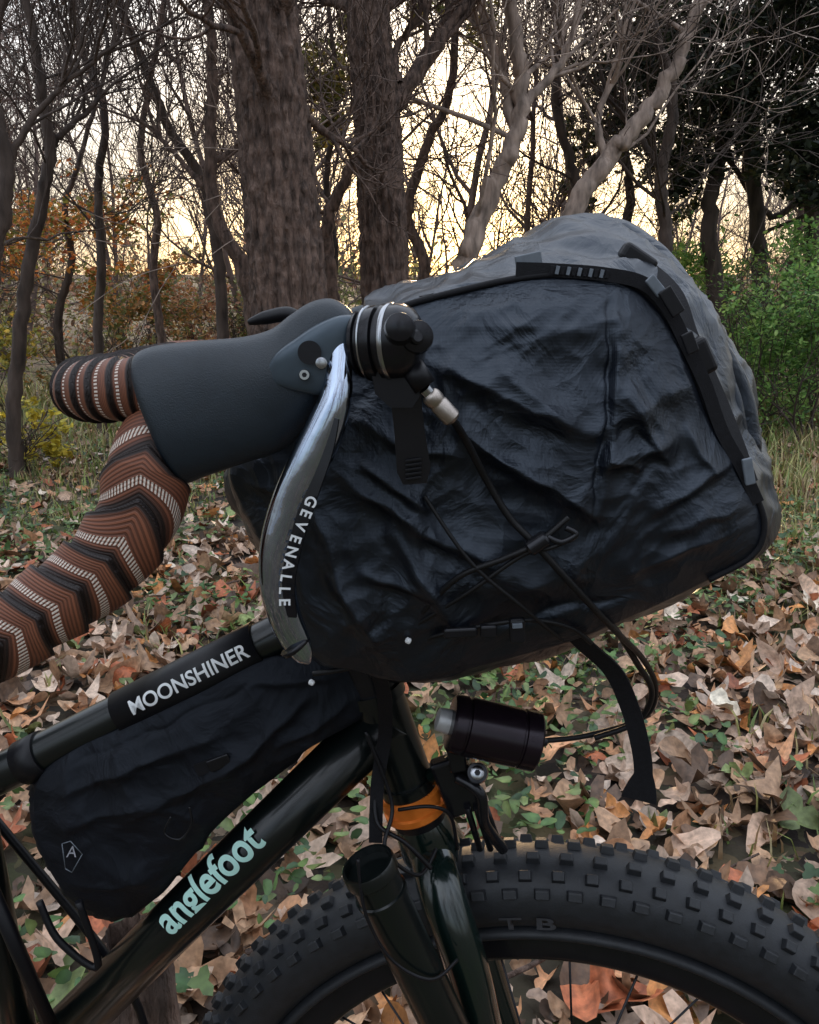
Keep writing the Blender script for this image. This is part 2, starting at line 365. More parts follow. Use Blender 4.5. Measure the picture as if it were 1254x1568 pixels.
def tree(name,pts,d,w0,w1,m,nb=8,blen=2.2,maxl=2,limbs=(),big=False,seed=0,up=.1,cn=(5,5,4,3),tilt_y=0):
    P=[W(u,v,d+tilt_y*i/len(pts)) for i,(u,v) in enumerate(pts)]
    b=P[0].copy(); dirn=(P[0]-P[1]); 
    if b.z>0: b=Vector((b.x+dirn.x/max(.2,abs(dirn.z))*b.z*.3,b.y,float(gh(b.x,b.y))-.08)); P=[b]+P
    top=P[-1]+(P[-1]-P[-2]).normalized()*1.5; P.append(top)
    r0=w0*.5*PXM(480,d); r1=w1*.5*PXM(200,d)
    a=Acc()
    if big: C=big_trunk(a,P,r0,r1,seed=seed)
    else:
        C=catmull([tuple(p) for p in P],60); C[1:-1]+=RS.normal(0,r0*.12,(58,3)); a.tube(C,np.linspace(r0*1.15,r1*.8,60),14)
    for (lp,lw,ld) in limbs:
        Q=[W(u,v,d+ld*i) for i,(u,v) in enumerate(lp)]
        rr=lw*.5*PXM(200,d); c2=catmull([tuple(p) for p in Q],26); c2[1:-1]+=RS.normal(0,rr*.18,(24,3)); a.tube(c2,np.linspace(rr,rr*.35,26),8)
        for j in range(9):
            i=random.randint(7,25); dd=Vector(c2[i]-c2[i-1]).normalized(); dd=(dd+rdir()*.8+Vector((0,0,.2))).normalized()
            grow(a,Vector(c2[i]),dd,random.uniform(.7,1.6)*blen*.5,rr*.4,1,3,up,.3,cn)
    nC=len(C)
    for j in range(nb):
        i=int(nC*random.uniform(.34,.99)); az=random.uniform(0,6.28)
        dd=Vector((math.cos(az),math.sin(az)*.8,random.uniform(.2,1.1))).normalized()
        grow(a,Vector(C[i]),dd,blen*random.uniform(.6,1.2),r1*random.uniform(.25,.45),0,maxl,up,.28,cn)
    V,Fq=a.out(); return fast(name,V,Fq,m,None,True)
tree("large_tree",[(452,620),(443,470),(428,300),(412,130),(400,0),(392,-120)],5.2,112,92,bark_mid,nb=3,blen=1.3,big=True,seed=1.3,
     limbs=[(((470,180),(500,205),(535,225),(560,250)),16,.1)])
tree("large_tree",[(592,600),(590,440),(583,300),(578,180),(566,60),(560,-100)],6.2,72,54,bark_mid,nb=4,blen=1.4,big=True,seed=8.1,
     limbs=[(((600,170),(640,110),(690,40),(730,-20),(760,-90)),28,.05),(((612,130),(606,80),(640,20),(660,-60)),14,.1)])
B="bare_tree"
tree(B,[(515,500),(505,420),(500,350),(520,290),(555,230),(600,160)],7.5,22,14,bark_mid,4,2.0,3)
tree(B,[(705,470),(720,380),(755,290),(790,210),(800,120),(780,0)],6.8,34,20,bark_pale,4,2.4,3,limbs=[(((790,210),(770,120),(745,40),(720,-40)),20,.1),(((800,160),(850,110),(880,40),(900,-60)),16,.1)])
tree(B,[(850,420),(880,320),(930,245),(985,180),(1030,110),(1075,0)],7.2,32,18,bark_pale,4,2.4,3,limbs=[(((930,245),(915,180),(950,90),(940,0)),14,.1)])
tree(B,[(640,480),(650,400),(625,330),(650,230),(690,140),(700,0)],8.6,18,12,bark_mid,5,2.4,3)
tree(B,[(392,520),(370,410),(330,330),(322,230),(325,120),(318,0)],6.5,24,15,bark_mid,4,2.2,3,limbs=[(((322,250),(360,225),(385,160),(400,60)),11,.1),(((325,300),(280,250),(235,190),(200,60)),11,.1)])
tree(B,[(342,520),(335,400),(310,280),(255,190),(225,110),(180,0)],7.4,18,10,bark_dark,4,2.2,3)
tree(B,[(22,600),(45,400),(75,250),(60,120),(40,0)],6.0,22,12,bark_dark,4,2.2,3,limbs=[(((70,230),(110,190),(150,150),(165,60)),13,.1)])
tree(B,[(150,520),(155,400),(150,290),(160,170),(120,60),(100,-60)],7.8,14,9,bark_dark,5,2.4,3)
tree(B,[(-30,560),(-10,400),(10,260),(-20,100),(10,-40)],5.2,26,18,bark_dark,3,2.2,3,limbs=[(((5,260),(50,180),(110,120),(190,60)),13,.05)])
tree(B,[(1020,480),(1020,370),(1012,270),(1030,150),(1000,40)],8.2,22,14,bark_dark,5,2.4,3,limbs=[(((1015,260),(970,200),(930,140),(900,40)),12,.1)])
tree(B,[(1165,420),(1160,370),(1150,220),(1160,100),(1150,-40)],10.4,24,18,bark_dark,5,2.4,3)
tree(B,[(1245,440),(1240,300),(1215,180),(1250,60),(1260,-60)],10.5,24,16,bark_dark,5,2.2,3,limbs=[(((1228,300),(1180,330),(1120,250),(1080,190)),13,.05)])
tree(B,[(905,500),(905,380),(880,270),(850,150),(860,0)],9,18,11,bark_dark,5,2.6,3)
tree(B,[(250,540),(235,420),(240,330),(215,230),(235,100),(260,-40)],9,13,8,bark_mid,5,2.6,3)
wood=empty("distant_trees")
gen=[]
for g in range(7):
    a=Acc(); lean=Vector((random.uniform(-.25,.25),random.uniform(-.2,.2),1)).normalized()
    p=Vector((0,0,-.2)); P=[p.copy()]; d=lean
    H=random.uniform(5,7.5)
    for i in range(14):
        d=(d+rdir()*.13+Vector((0,0,.05))).normalized(); p=p+d*H/14; P.append(p.copy())
    r0=random.uniform(.035,.075); a.tube([tuple(q) for q in P],np.linspace(r0,r0*.25,15),8)
    for j in range(12):
        i=random.randint(3,14); az=random.uniform(0,6.28); dd=Vector((math.cos(az),math.sin(az),random.uniform(.3,1.2))).normalized()
        grow(a,P[i],dd,random.uniform(1.2,2.4),r0*random.uniform(.3,.5),0,2,.1,.27,(6,5,3,2),.005)
    V,Fq=a.out(); o=fast("bare_tree_form",V,Fq,bark_far,wood,True); gen.append(o)
k=0
def putree(x,y,sm=1.):
    global k
    src=gen[k%7]
    if k<7: o=src
    else:
        o=bpy.data.objects.new("bare_tree_form",src.data); COL.objects.link(o); o.parent=wood
    o.location=(x,y,float(gh(x,y))); o.rotation_euler=(0,0,random.uniform(0,6.28)); s=random.uniform(.75,1.25)*sm; o.scale=(s,s,s*random.uniform(.9,1.2)); k+=1
for i in range(58):
    y=11+26*random.random()**1.1; x=random.uniform(-.62,.62)*y
    if abs(x/y-.03)<.05 and random.random()<.7: continue
    putree(x,y)
for i in range(16):   # the wood carries on around and behind the viewpoint
    az=random.uniform(math.radians(65),math.radians(295)); r=random.uniform(5,12)
    putree(math.sin(az)*r,math.cos(az)*r,1.25)
fol=attr_mat("foliage",.6,.4,20,0)
def cloud(blobs,per,size,pal,var=.35,stretch=(1,1,1)):
    X=[];Y=[];Z=[]
    for (c,r,nm) in blobs:
        n=int(per*nm); v=RS.normal(0,1,(n,3)); v/=np.linalg.norm(v,axis=1)[:,None]; v*=(RS.uniform(0,1,(n,1))**.5)*r
        cc=v[RS.randint(0,n,max(3,n//18))]; v=cc[RS.randint(0,len(cc),n)]+RS.normal(0,r*.13,(n,3))
        X.append(c[0]+v[:,0]*stretch[0]);Y.append(c[1]+v[:,1]*stretch[1]);Z.append(c[2]+v[:,2]*stretch[2])
    X,Y,Z=map(np.concatenate,(X,Y,Z)); Z=np.maximum(Z,.02); n=len(X)
    return scatter_leaves(template(ovate(6),False),X,Y,Z,RS.uniform(.6,1.4,n)*size,pickcol(n,np.array(pal),None,var),.7,.9)
dark=[(.02,.03,.015),(.03,.042,.02),(.045,.05,.022),(.012,.018,.012)]
def canopy(name,trunk,d,w0,blobs,per,size,pal):
    t=tree(name,trunk,d,w0,w0*.5,bark_dark,6,1.6,2)
    A=cloud([(tuple(W(u,v,d+RS.uniform(-.8,.8))),r,1) for u,v,r in blobs],per,size,pal)
    f=fast("foliage",A[0],A[1],fol,t,True,A[2]); return t
bl=[(RS.uniform(920,1330),RS.uniform(-80,150),RS.uniform(.3,.65)) for i in range(30)]+[(RS.uniform(1040,1330),RS.uniform(120,330),RS.uniform(.25,.5)) for i in range(17)]
canopy("evergreen_tree",[(1100,480),(1085,330),(1110,200),(1120,60),(1130,-60)],9.5,26,bl,420,.07,dark)
bl=[(RS.uniform(830,1060),RS.uniform(180,330),RS.uniform(.2,.45)) for i in range(11)]
canopy("evergreen_tree",[(960,480),(950,380),(965,300),(955,200),(960,60)],11,18,bl,240,.07,[(.05,.055,.02),(.08,.08,.03),(.03,.035,.017)])
bl=[(RS.uniform(455,560),RS.uniform(0,210),RS.uniform(.15,.35)) for i in range(11)]+[(RS.uniform(640,760),RS.uniform(-40,40),.3) for i in range(4)]
canopy("leafy_tree",[(508,480),(512,380),(500,280),(515,150),(505,20)],8.5,12,bl,130,.06,[(.24,.2,.05),(.16,.17,.05),(.3,.24,.07)])
bl=[(RS.uniform(-60,260),RS.uniform(310,440),RS.uniform(.25,.55)) for i in range(20)]
canopy("autumn_tree",[(95,560),(90,480),(110,400),(100,320),(120,250)],10.5,14,bl,230,.06,[(.55,.23,.06),(.6,.28,.07),(.26,.24,.06),(.18,.2,.05),(.5,.16,.06)])
def shrub(name,x,y,r,h,n,pal,size,stems=9):
    a=Acc()
    for i in range(stems):
        az=random.uniform(0,6.28); dd=Vector((math.cos(az)*.5,math.sin(az)*.5,1)).normalized()
        grow(a,Vector((x+random.uniform(-.4,.4)*r,y+random.uniform(-.4,.4)*r,float(gh(x,y))-.05)),dd,h*random.uniform(.6,.95),.014,1,3,.08,.25,(4,4,4,3),.004)
    V,Fq=a.out(); t=fast(name,V,Fq,bark_dark,None,True)
    bl=[((x+RS.uniform(-1,1)*r*.75,y+RS.uniform(-1,1)*r*.5,h*RS.uniform(.15,.85)),r*RS.uniform(.25,.45),1) for i in range(14)]
    A=cloud(bl,n//14,size,pal); fast("foliage",A[0],A[1],fol,t,True,A[2]); return t
G1=[(.19,.38,.09),(.28,.46,.12),(.11,.23,.07),(.36,.52,.16)]
shrub("green_shrub",4.3,9.2,1.5,2.1,9000,G1,.05)
shrub("green_shrub",3.6,7.6,1.0,1.65,7500,G1,.045)
shrub("green_shrub",3.7,10.5,1.1,1.8,5000,[(.20,.33,.09),(.28,.34,.12)],.055)
AU=[(.45,.24,.08),(.28,.26,.08),(.55,.28,.10),(.18,.2,.07)]
shrub("autumn_shrub",-3.6,10.5,1.2,1.5,3200,AU,.06)
shrub("autumn_shrub",-5.2,9.8,1.0,1.4,2600,[(.6,.45,.09),(.45,.4,.09),(.25,.28,.07)],.06)
shrub("autumn_shrub",-1.5,13,1.4,1.7,3500,[(.28,.3,.1),(.38,.35,.13),(.18,.21,.07)],.07)
shrub("autumn_shrub",-2.6,12,1.1,1.6,3000,[(.5,.25,.12),(.4,.2,.12),(.3,.2,.1)],.06)
shrub("autumn_shrub",.8,14,1.5,1.9,3500,[(.4,.36,.12),(.5,.42,.14),(.26,.26,.09)],.07)
shrub("yellow_shrub",-3.0,6.3,.45,.5,700,[(.75,.58,.07),(.6,.52,.08)],.05,5)
bl=[]
for i in range(165):
    y=RS.uniform(15,32); x=RS.uniform(-.62,.62)*y; r=RS.uniform(.6,1.3); bl.append(((x,y,float(gh(x,y))+RS.uniform(.1,2.4)),r,1))
for i in range(24):
    az=RS.uniform(1.2,5.1); r_=RS.uniform(8,15); bl.append(((math.sin(az)*r_,math.cos(az)*r_,RS.uniform(.2,2.2)),1.3,1))
A=cloud(bl,210,.12,[(.26,.2,.12),(.32,.22,.14),(.18,.19,.08),(.42,.22,.13),(.25,.26,.1)])
fast("undergrowth",A[0],A[1],fol,None,True,A[2])
# ================================================================= BICYCLE
bike=empty("bicycle")
Y0=.60
frame_paint=mat("frame_paint_black_green",(.003,.005,.005),.3,0,.2,8,coat=.4,spec=.3)
fork_paint=mat("fork_paint_dark_green",(.004,.012,.010),.2,.2,.2,8,coat=.8)
blk=mat("black_plastic",(.005,.005,.007),.42,0,.15,60,bump=.15,bscale=900,bdist=.0003,spec=.3)
rub=mat("tyre_rubber",(.010,.0115,.0145),.55,0,.3,120,bump=.4,bscale=700,bdist=.0005,spec=.5)
blk_an=mat("black_anodised",(.015,.015,.018),.22,.5,.15,60)
steel=mat("polished_metal",(.38,.39,.41),.2,1,.12,60,rvar=.06,bump=.08,bscale=120,bdist=.0005)
leverm=mat("lever_chrome",(.40,.46,.56),.07,1,.15,40,rvar=.03,bump=.25,bscale=35,bdist=.002)
orange=mat("orange_anodised",(.98,.25,.035),.28,.5,.08,60)
web=mat("webbing_black",(.006,.006,.008),.7,0,.3,400,bump=.6,bscale=1500,bdist=.0004,spec=.25)
cord=mat("cord_black",(.005,.005,.006),.45,0,.2,500,bump=.5,bscale=1800,bdist=.0004,spec=.3)
white=mat("white_decal",(.75,.77,.78),.5,0,.05,50)
mint=mat("mint_decal",(.50,.80,.72),.45,0,.05,50)
hoodm=mat("rubber_hood",(.009,.016,.024),.44,0,.12,150,bump=.6,bscale=1400,bdist=.0005,spec=.48)
brack=mat("lever_body_grey",(.05,.07,.09),.32,.35,.1,80,bump=.1,bscale=500,bdist=.0003)
grey=mat("grey_reflective",(.12,.14,.165),.5,0,.15,200)
silverw=mat("connector_silver",(.5,.5,.5),.4,.3,.1,200)
tube("top_tube",[W(-160,1262,Y0),W(35,1168,Y0),W(400,985,Y0),W(560,905,Y0)],.0165,frame_paint,bike,32)
tube("top_tube_sleeve",[W(188,1092,Y0),W(400,985,Y0)],.0188,blk,bike,64)
tube("tube_collar",[W(36,1168,Y0),W(70,1151,Y0)],.0185,blk,bike,32)
d=(W(400,985,Y0)-W(188,1092,Y0))
text("sleeve_label","MOONSHINER",W(302,1034.5,Y0),d,.0165,white,bike,r=.0194,bold=.0003,sx=.98)
tube("down_tube",[W(40,1640,Y0),W(330,1352,Y0),W(600,1090,Y0)],.0225,frame_paint,bike,64)
text("frame_script","anglefoot",W(338,1330,Y0),W(600,1090,Y0)-W(40,1640,Y0),.037,mint,bike,r=.0231,bold=.0009,sx=.86)
tube("seat_tube",[W(-90,1000,Y0),W(60,1760,Y0)],.017,frame_paint,bike,24)
tube("rear_mudguard_stay",[W(-40,1300,.57),W(90,1600,.57)],.006,blk,bike,12)
tube("rear_mudguard_stay",[W(-20,1240,.63),W(190,1500,.63),W(230,1620,.63)],.004,blk,bike,12,n=12)
tube("bottle_cage_wire",[W(60,1380,.565),W(90,1440,.56),W(150,1480,.56),W(120,1380,.56)],.003,blk,bike,10,n=20)
hb=W(637,1234,Y0); ht=W(572,1050,Y0); ax=(ht-hb).normalized()
lathe("head_tube",hb+ax*.018,ht,[(0,.0235),(.1,.0235),(.1,.0212),(.9,.0212),(.9,.0235),(1,.0235)],frame_paint,bike)
lathe("headset_cup_orange",hb-ax*.004,hb+ax*.018,[(0,.0250),(.08,.0268),(.3,.0268),(.36,.0250),(.55,.0250),(.6,.0268),(.92,.0268),(1,.0245)],orange,bike)
lathe("headset_spacer",hb-ax*.012,hb-ax*.004,[(0,.022),(1,.024)],blk,bike)
lathe("steerer_spacers",ht,ht+ax*.10,[(0,.021),(.3,.021),(.3,.0195),(.33,.0195),(.33,.021),(.6,.021),(.6,.0195),(.63,.0195),(.63,.021),(1,.021)],blk_an,bike)
# wheel
wc=Vector((.138,Y0,.366)); WR=Matrix.Translation(wc)@Matrix.Rotation(math.radians(-9),4,'Z')
def xf(V): 
    M=np.array(WR); V=np.asarray(V); return V@M[:3,:3].T+M[:3,3]
nU,nV=180,40
U,Vv=np.meshgrid(np.linspace(0,2*np.pi,nU,endpoint=False),np.linspace(0,2*np.pi,nV,endpoint=False),indexing='ij')
def torus(name,Rm,rr,ry,m,sq=1.):
    c,s=np.cos(Vv),np.sin(Vv); cc=np.sign(c)*np.abs(c)**sq; ss=np.sign(s)*np.abs(s)**sq
    R=Rm+rr*cc; P=np.stack([R*np.cos(U),ry*ss,R*np.sin(U)],-1).reshape(-1,3)
    i=np.arange(nU)[:,None]; j=np.arange(nV)[None]; i2=(i+1)%nU; j2=(j+1)%nV
    Fq=np.stack([i*nV+j,i*nV+j2,i2*nV+j2,i2*nV+j],-1).reshape(-1,4)
    return fast(name,xf(P),Fq,m,bike,True)
TR,TA,TB=.3345,.0305,.0345
torus("tyre",TR,TA,TB,rub,.9)
torus("tyre_bead",.304,.007,.029,rub,.8)
torus("rim",.286,.018,.018,blk_an,.5)
kv=[];kf=[];o_=0
bx=np.array([(a,b_,c) for a in(-1,1) for b_ in(-1,1) for c in(-1,1)],dtype=float)
bf=np.array([[0,1,3,2],[4,6,7,5],[0,4,5,1],[2,3,7,6],[0,2,6,4],[1,5,7,3]])
NK=84
for i in range(NK):
    for row,(phi,tw,ln) in enumerate(((-66,.0045,.0072),(-41,.0048,.0060),(-14,.0050,.0064),(14,.0050,.0064),(41,.0048,.0060),(66,.0045,.0072))):
        th=2*math.pi*(i+(.5 if row in(1,4) else 0)+(.25 if row in (2,) else 0))/NK; ph=math.radians(phi)
        er=np.array([math.cos(th),0,math.sin(th)]); et=np.array([-math.sin(th),0,math.cos(th)]); ey=np.array([0,1.,0])
        nn=er*math.cos(ph)+ey*math.sin(ph); cr_=-er*math.sin(ph)+ey*math.cos(ph)
        c=er*TR+er*TA*math.cos(ph)**.9+ey*TB*math.copysign(abs(math.sin(ph))**.9,ph)+nn*.0012
        taper=np.where(bx[:,2:3]>0,.75,1.)
        P=c+et*(bx[:,0:1]*ln*taper)+cr_*(bx[:,1:2]*tw*taper)+nn*(bx[:,2:3]*.0042)
        kv.append(P);kf.append(bf+o_);o_+=8
kn=fast("tyre_knobs",xf(np.concatenate(kv)),np.concatenate(kf),rub,bike,False)
bv=kn.modifiers.new("bevel",'BEVEL'); bv.width=.0007; bv.segments=2
for i in range(28):
    a=2*math.pi*i/28; s=1 if i%2 else -1; a2=a+s*.9*(1 if i%4<2 else -1)
    p0=xf([[.024*math.cos(a2),.028*s,.024*math.sin(a2)]])[0]; p1=xf([[.27*math.cos(a),.003*s,.27*math.sin(a)]])[0]
    tube("spoke",[p0,p1],.0011,blk_an,bike,6)
hx=xf([[0,-.05,0],[0,.05,0]]); lathe("hub",hx[0],hx[1],[(0,.011),(.18,.011),(.2,.026),(.25,.026),(.27,.017),(.73,.017),(.75,.026),(.8,.026),(.82,.011),(1,.011)],blk_an,bike)
M3=np.array(WR)[:3,:3]; pm=mat("sidewall_print",(.035,.036,.042),.45)
for ch,ang in (("T",99),("B",94)):
    a=math.radians(ang); 
    p=xf([[.322*math.cos(a),-.0352,.322*math.sin(a)]])[0]
    xd=M3@np.array([math.sin(a),0,-math.cos(a)]); nr=M3@np.array([.0,-1,.0])
    text("sidewall_letter",ch,Vector(p),Vector(xd),.015,pm,bike,bold=.0004,sx=2.0,nrm=nr)
# fork
crown=hb-ax*.02
lathe("fork_crown",hb-ax*.012,hb-ax*.055,[(0,.022),(.2,.024),(.7,.025),(1,.020)],fork_paint,bike)
for s in(-1,1):
    top=crown-ax*.02; axl=xf([[0,.056*s,0]])[0]
    P=[top+Vector((0,s*.008,0)),top-ax*.02+Vector((.004,s*.042,0)),top-ax*.08+Vector((.006,s*.056,0)),Vector(axl)*.5+(top-ax*.08)*.5+Vector((-.004,s*.028,0)),Vector(axl)]
    tube("fork_blade",P,[.018,.0185,.017,.014,.009],fork_paint,bike,24,n=40)
c0=W(562,1322,.505); c1=W(705,1620,.512)
lathe("fork_tube_canister",c0,c1,[(.03,.0165),(.03,.0170),(.001,.0172),(0,.0190),(.01,.0197),(.05,.0197),(.06,.0178),(.13,.0178),(.135,.0192),(.15,.0192),(.155,.0178),(1,.0172)],frame_paint,bike)
tube("zip_tie",[W(548,1315,.490),W(560,1400,.485),W(600,1470,.485),W(660,1500,.49),W(700,1470,.52)],.0013,blk,bike,8,n=40)
tube("zip_tie",[W(560,1120,.57),W(600,1230,.565),W(590,1300,.545),W(640,1340,.55),W(668,1300,.57)],.0016,blk,bike,8,n=40)
tube("cable_tail",[W(610,1240,.57),W(660,1235,.565),W(690,1250,.57),W(700,1300,.58)],.0015,blk,bike,8,n=30)
tube("cable_tail",[W(575,1200,.575),W(578,1260,.56),W(620,1290,.55),W(660,1330,.55)],.0018,blk,bike,8,n=30)
box("light_bracket",W(700,1200,.585),(.030,.014,.050),20,blk_an,bike,.003)
lathe("bracket_bolt",W(731,1183,.560),W(731,1183,.575),[(0,.004),(0.02,.0075),(.3,.0085),(1,.0085)],blk_an,bike,32)
lathe("bracket_bolt_head",W(731,1183,.5585),W(731,1183,.562),[(0,.0035),(.2,.0052),(1,.0055)],steel,bike,32)
lathe("bracket_bolt_socket",W(731,1183,.5575),W(731,1183,.559),[(0,.0024),(1,.0024)],blk,bike,6)
tube("light_arm",[W(660,1190,.59),W(700,1160,.585),W(712,1150,.58)],.007,fork_paint,bike,16)
tube("brake_noodle",[W(700,1190,.575),W(735,1215,.565),W(742,1260,.57),W(770,1300,.59)],.0045,blk_an,bike,14,n=24)
for k_ in range(3):
    tube("brake_cable_arm",[W(715+14*k_,1235,.575),W(735+16*k_,1300,.60)],.0028,blk_an,bike,10)
# handlebar tape ------------------------------------------------------------
m,nt,b=base_mat("brown_bar_tape"); N=nt.nodes; L=nt.links
ph=N.new("ShaderNodeAttribute"); ph.attribute_name="ph"; st=N.new("ShaderNodeAttribute"); st.attribute_name="st"
fr=N.new("ShaderNodeMath"); fr.operation='FRACT'; L.new(ph.outputs["Fac"],fr.inputs[0])
cr=N.new("ShaderNodeValToRGB"); cr.color_ramp.interpolation='CONSTANT'; e=cr.color_ramp.elements
e[0].position=0; e[0].color=(0,0,0,1); e[1].position=.52; e[1].color=(1,1,1,1)
for p_,c_ in ((.70,0),):
    x=e.new(p_); x.color=(c_,c_,c_,1)
L.new(fr.outputs[0],cr.inputs[0])
def sinw(src,f):
    a=N.new("ShaderNodeMath"); a.operation='MULTIPLY'; a.inputs[1].default_value=f; L.new(src,a.inputs[0])
    s=N.new("ShaderNodeMath"); s.operation='SINE'; L.new(a.outputs[0],s.inputs[0]); 
    g=N.new("ShaderNodeMapRange"); g.inputs[1].default_value=-.5; g.inputs[2].default_value=.3; L.new(s.outputs[0],g.inputs[0]); return g.outputs[0]
stc=sinw(st.outputs["Fac"],2*math.pi)
mm=N.new("ShaderNodeMath"); mm.operation='MULTIPLY'; L.new(cr.outputs[0],mm.inputs[0]); L.new(stc,mm.inputs[1])
c2=N.new("ShaderNodeValToRGB"); e=c2.color_ramp.elements; e[0].position=0; e[0].color=(.008,.004,.004,1); e[1].position=1; e[1].color=(.02,.010,.008,1)  # dark stops at both wrap edges: crevice shade put into the colour
for p_,c_ in ((.08,(.03,.013,.010,1)),(.16,(.26,.09,.045,1)),(.48,(.20,.068,.036,1)),(.76,(.23,.078,.04,1)),(.88,(.03,.014,.010,1))):
    x=e.new(p_); x.color=c_
L.new(fr.outputs[0],c2.inputs[0])
fl=sinw(fr.outputs[0],2*math.pi*12)
mx0=N.new("ShaderNodeMixRGB"); mx0.blend_type='MULTIPLY'; mx0.inputs[0].default_value=.5; L.new(c2.outputs[0],mx0.inputs[1]); L.new(fl,mx0.inputs[2])
mx=N.new("ShaderNodeMixRGB"); mx.inputs[2].default_value=(.74,.64,.55,1); L.new(mm.outputs[0],mx.inputs[0]); L.new(mx0.outputs[0],mx.inputs[1])
L.new(mx.outputs[0],b.inputs["Base Color"]); b.inputs["Roughness"].default_value=.55
bp=N.new("ShaderNodeBump"); bp.inputs["Strength"].default_value=.6; bp.inputs["Distance"].default_value=.0008
aa=N.new("ShaderNodeMath"); aa.operation='ADD'; L.new(mm.outputs[0],aa.inputs[0]); L.new(fl,aa.inputs[1]); L.new(aa.outputs[0],bp.inputs["Height"]); L.new(bp.outputs[0],b.inputs["Normal"])
def tape(name,P,R,pitch,amp,n=520,k=96,y_m=None,off=0,rel=.19):
    C=catmull([tuple(p) for p in P],n); seg=np.r_[0,np.cumsum(np.linalg.norm(np.diff(C,axis=0),axis=1))]
    T=np.gradient(C,axis=0); T/=np.linalg.norm(T,axis=1)[:,None]
    R=np.interp(np.linspace(0,1,n),np.linspace(0,1,len(R)),R)
    V=np.empty((n,k,3)); PH=np.empty((n,k)); SS=np.empty((n,k))
    a=np.array([0,-1.,.25]);
    for i in range(n):
        a=a-T[i]*a.dot(T[i]); a/=np.linalg.norm(a); bb=np.cross(T[i],a)
        q=np.linspace(-np.pi,np.pi,k,endpoint=False)
        tri=np.abs(q+.15)/np.pi; tri=np.where(tri>1,2-tri,tri)
        irr=.10*math.sin(seg[i]*57)+.06*math.sin(seg[i]*131+1)
        p=seg[i]/pitch+irr-amp*tri+off; f=p-np.floor(p)
        rr=R[i]*(1+rel*(1-f)**.9-rel*.35+.012*np.sin(p*2.1+q*3))
        V[i]=C[i]+rr[:,None]*(np.cos(q)[:,None]*a+np.sin(q)[:,None]*bb); PH[i]=p; SS[i]=q*R[i]/.0019
    if y_m is not None: V[...,1]=2*y_m-V[...,1]
    ii=np.arange(n-1)[:,None]*k; j=np.arange(k)[None,:]; j2=(j+1)%k
    Fq=np.stack([ii+j,ii+j2,ii+k+j2,ii+k+j],-1).reshape(-1,4)
    return fast(name,V.reshape(-1,3),Fq,m,bike,True,None,{"ph":PH.ravel(),"st":SS.ravel()})
drop=[W(285,640,.436),W(245,665,.433),W(226,715,.428),W(212,790,.424),W(150,872,.42),W(60,938,.415),W(-40,1004,.41),W(-150,1050,.41)]
ramp0=W(140,598,.462)
ramp=[W(300,590,.436),W(220,594,.436),W(165,597,.442),ramp0+Vector((-.004,0,.001)),Vector((ramp0.x+.0,.50,ramp0.z+.002)),Vector((ramp0.x+.006,.54,ramp0.z+.004)),Vector((ramp0.x+.008,.60,ramp0.z+.005))]
tape("bar_tape_drop",drop,[.010,.0165,.0205,.021,.021,.021,.0205,.020],.0262,1.5,n=800)
tape("bar_tape_ramp",ramp,[.012,.0155,.0165,.0165,.016,.016,.016],.0095,.5,n=400,rel=.14)
tape("bar_tape_ramp_far",ramp,[.012,.0155,.0165,.0165,.016,.016,.016],.0095,.5,n=200,y_m=.60)
tape("bar_tape_drop_far",drop[:5],[.010,.0165,.019,.019,.019],.0262,1.5,n=200,y_m=.60)
tube("stem",[Vector((ramp0.x+.008,.60,ramp0.z+.005)),ht+ax*.085],.016,blk_an,bike,24)
# hood -----------------------------------------------------------------------
def loft(name,secs,m,ps=.8,n=70,k=56,y_m=None,parent=None,caps=True,wob=0):
    A=[]
    for (tu,tv,bu,bv,y,th) in secs:
        a=W(tu,tv,y);b_=W(bu,bv,y); A.append(list(a)+list(b_)+[th])
    A=catmull(A,n); V=[];Fq=[]
    for r in A:
        a,b_,th=r[:3],r[3:6],r[6]; c=(a+b_)/2; h=(a-b_)/2
        for j in range(k):
            q=2*math.pi*j/k; cq,sq=math.cos(q),math.sin(q)
            cc=math.copysign(abs(cq)**ps,cq); ss=math.copysign(abs(sq)**ps,sq)
            p=c+h*cc+np.array([0,-th*ss,0])
            if wob: p[1]-=wob*noise.noise(Vector(p*28))*abs(sq)
            V.append(p)
    V=np.array(V)
    if y_m is not None: V[:,1]=2*y_m-V[:,1]
    for i in range(n-1):
        for j in range(k): Fq.append([i*k+j,i*k+(j+1)%k,(i+1)*k+(j+1)%k,(i+1)*k+j])
    Fq.append(list(range(k))[::-1]); Fq.append([(n-1)*k+j for j in range(k)])
    return poly(name,V,Fq,m,parent or bike,True)
hy=.432
hood=[(206,556,280,733,hy,.0205),(212,540,292,738,hy,.0230),(240,529,318,728,hy,.0225),(300,522,365,712,hy,.0200),(370,516,425,692,hy,.0180),(415,504,455,672,hy,.0175),(445,482,482,640,hy,.0168),(475,463,500,600,hy,.016),(505,457,515,560,hy,.0145),(530,468,526,540,hy,.0125),(543,484,536,524,hy,.009),(548,495,544,512,hy,.003)]
loft("brake_hood",hood,hoodm,.88,n=110,wob=.003)
loft("brake_hood_far",hood,hoodm,.82,y_m=.60)
loft("lever_body",[(402,572,402,584,.420,.003),(425,540,428,592,.4185,.0066),(455,517,460,600,.4195,.0090),(485,497,492,604,.4205,.0100),(515,484,515,590,.4215,.0100),(538,482,535,560,.4225,.0085),(550,488,548,530,.424,.005)],brack,.5,n=90)
lathe("lever_pivot_cavity",W(474,540,.4075),W(474,540,.420),[(0,.0058),(1,.0058)],blk,bike,32)
lathe("lever_pivot_ring",W(492,556,.4065),W(492,556,.420),[(0,.0018),(.02,.0028),(.3,.0032),(1,.0032)],steel,bike,32)
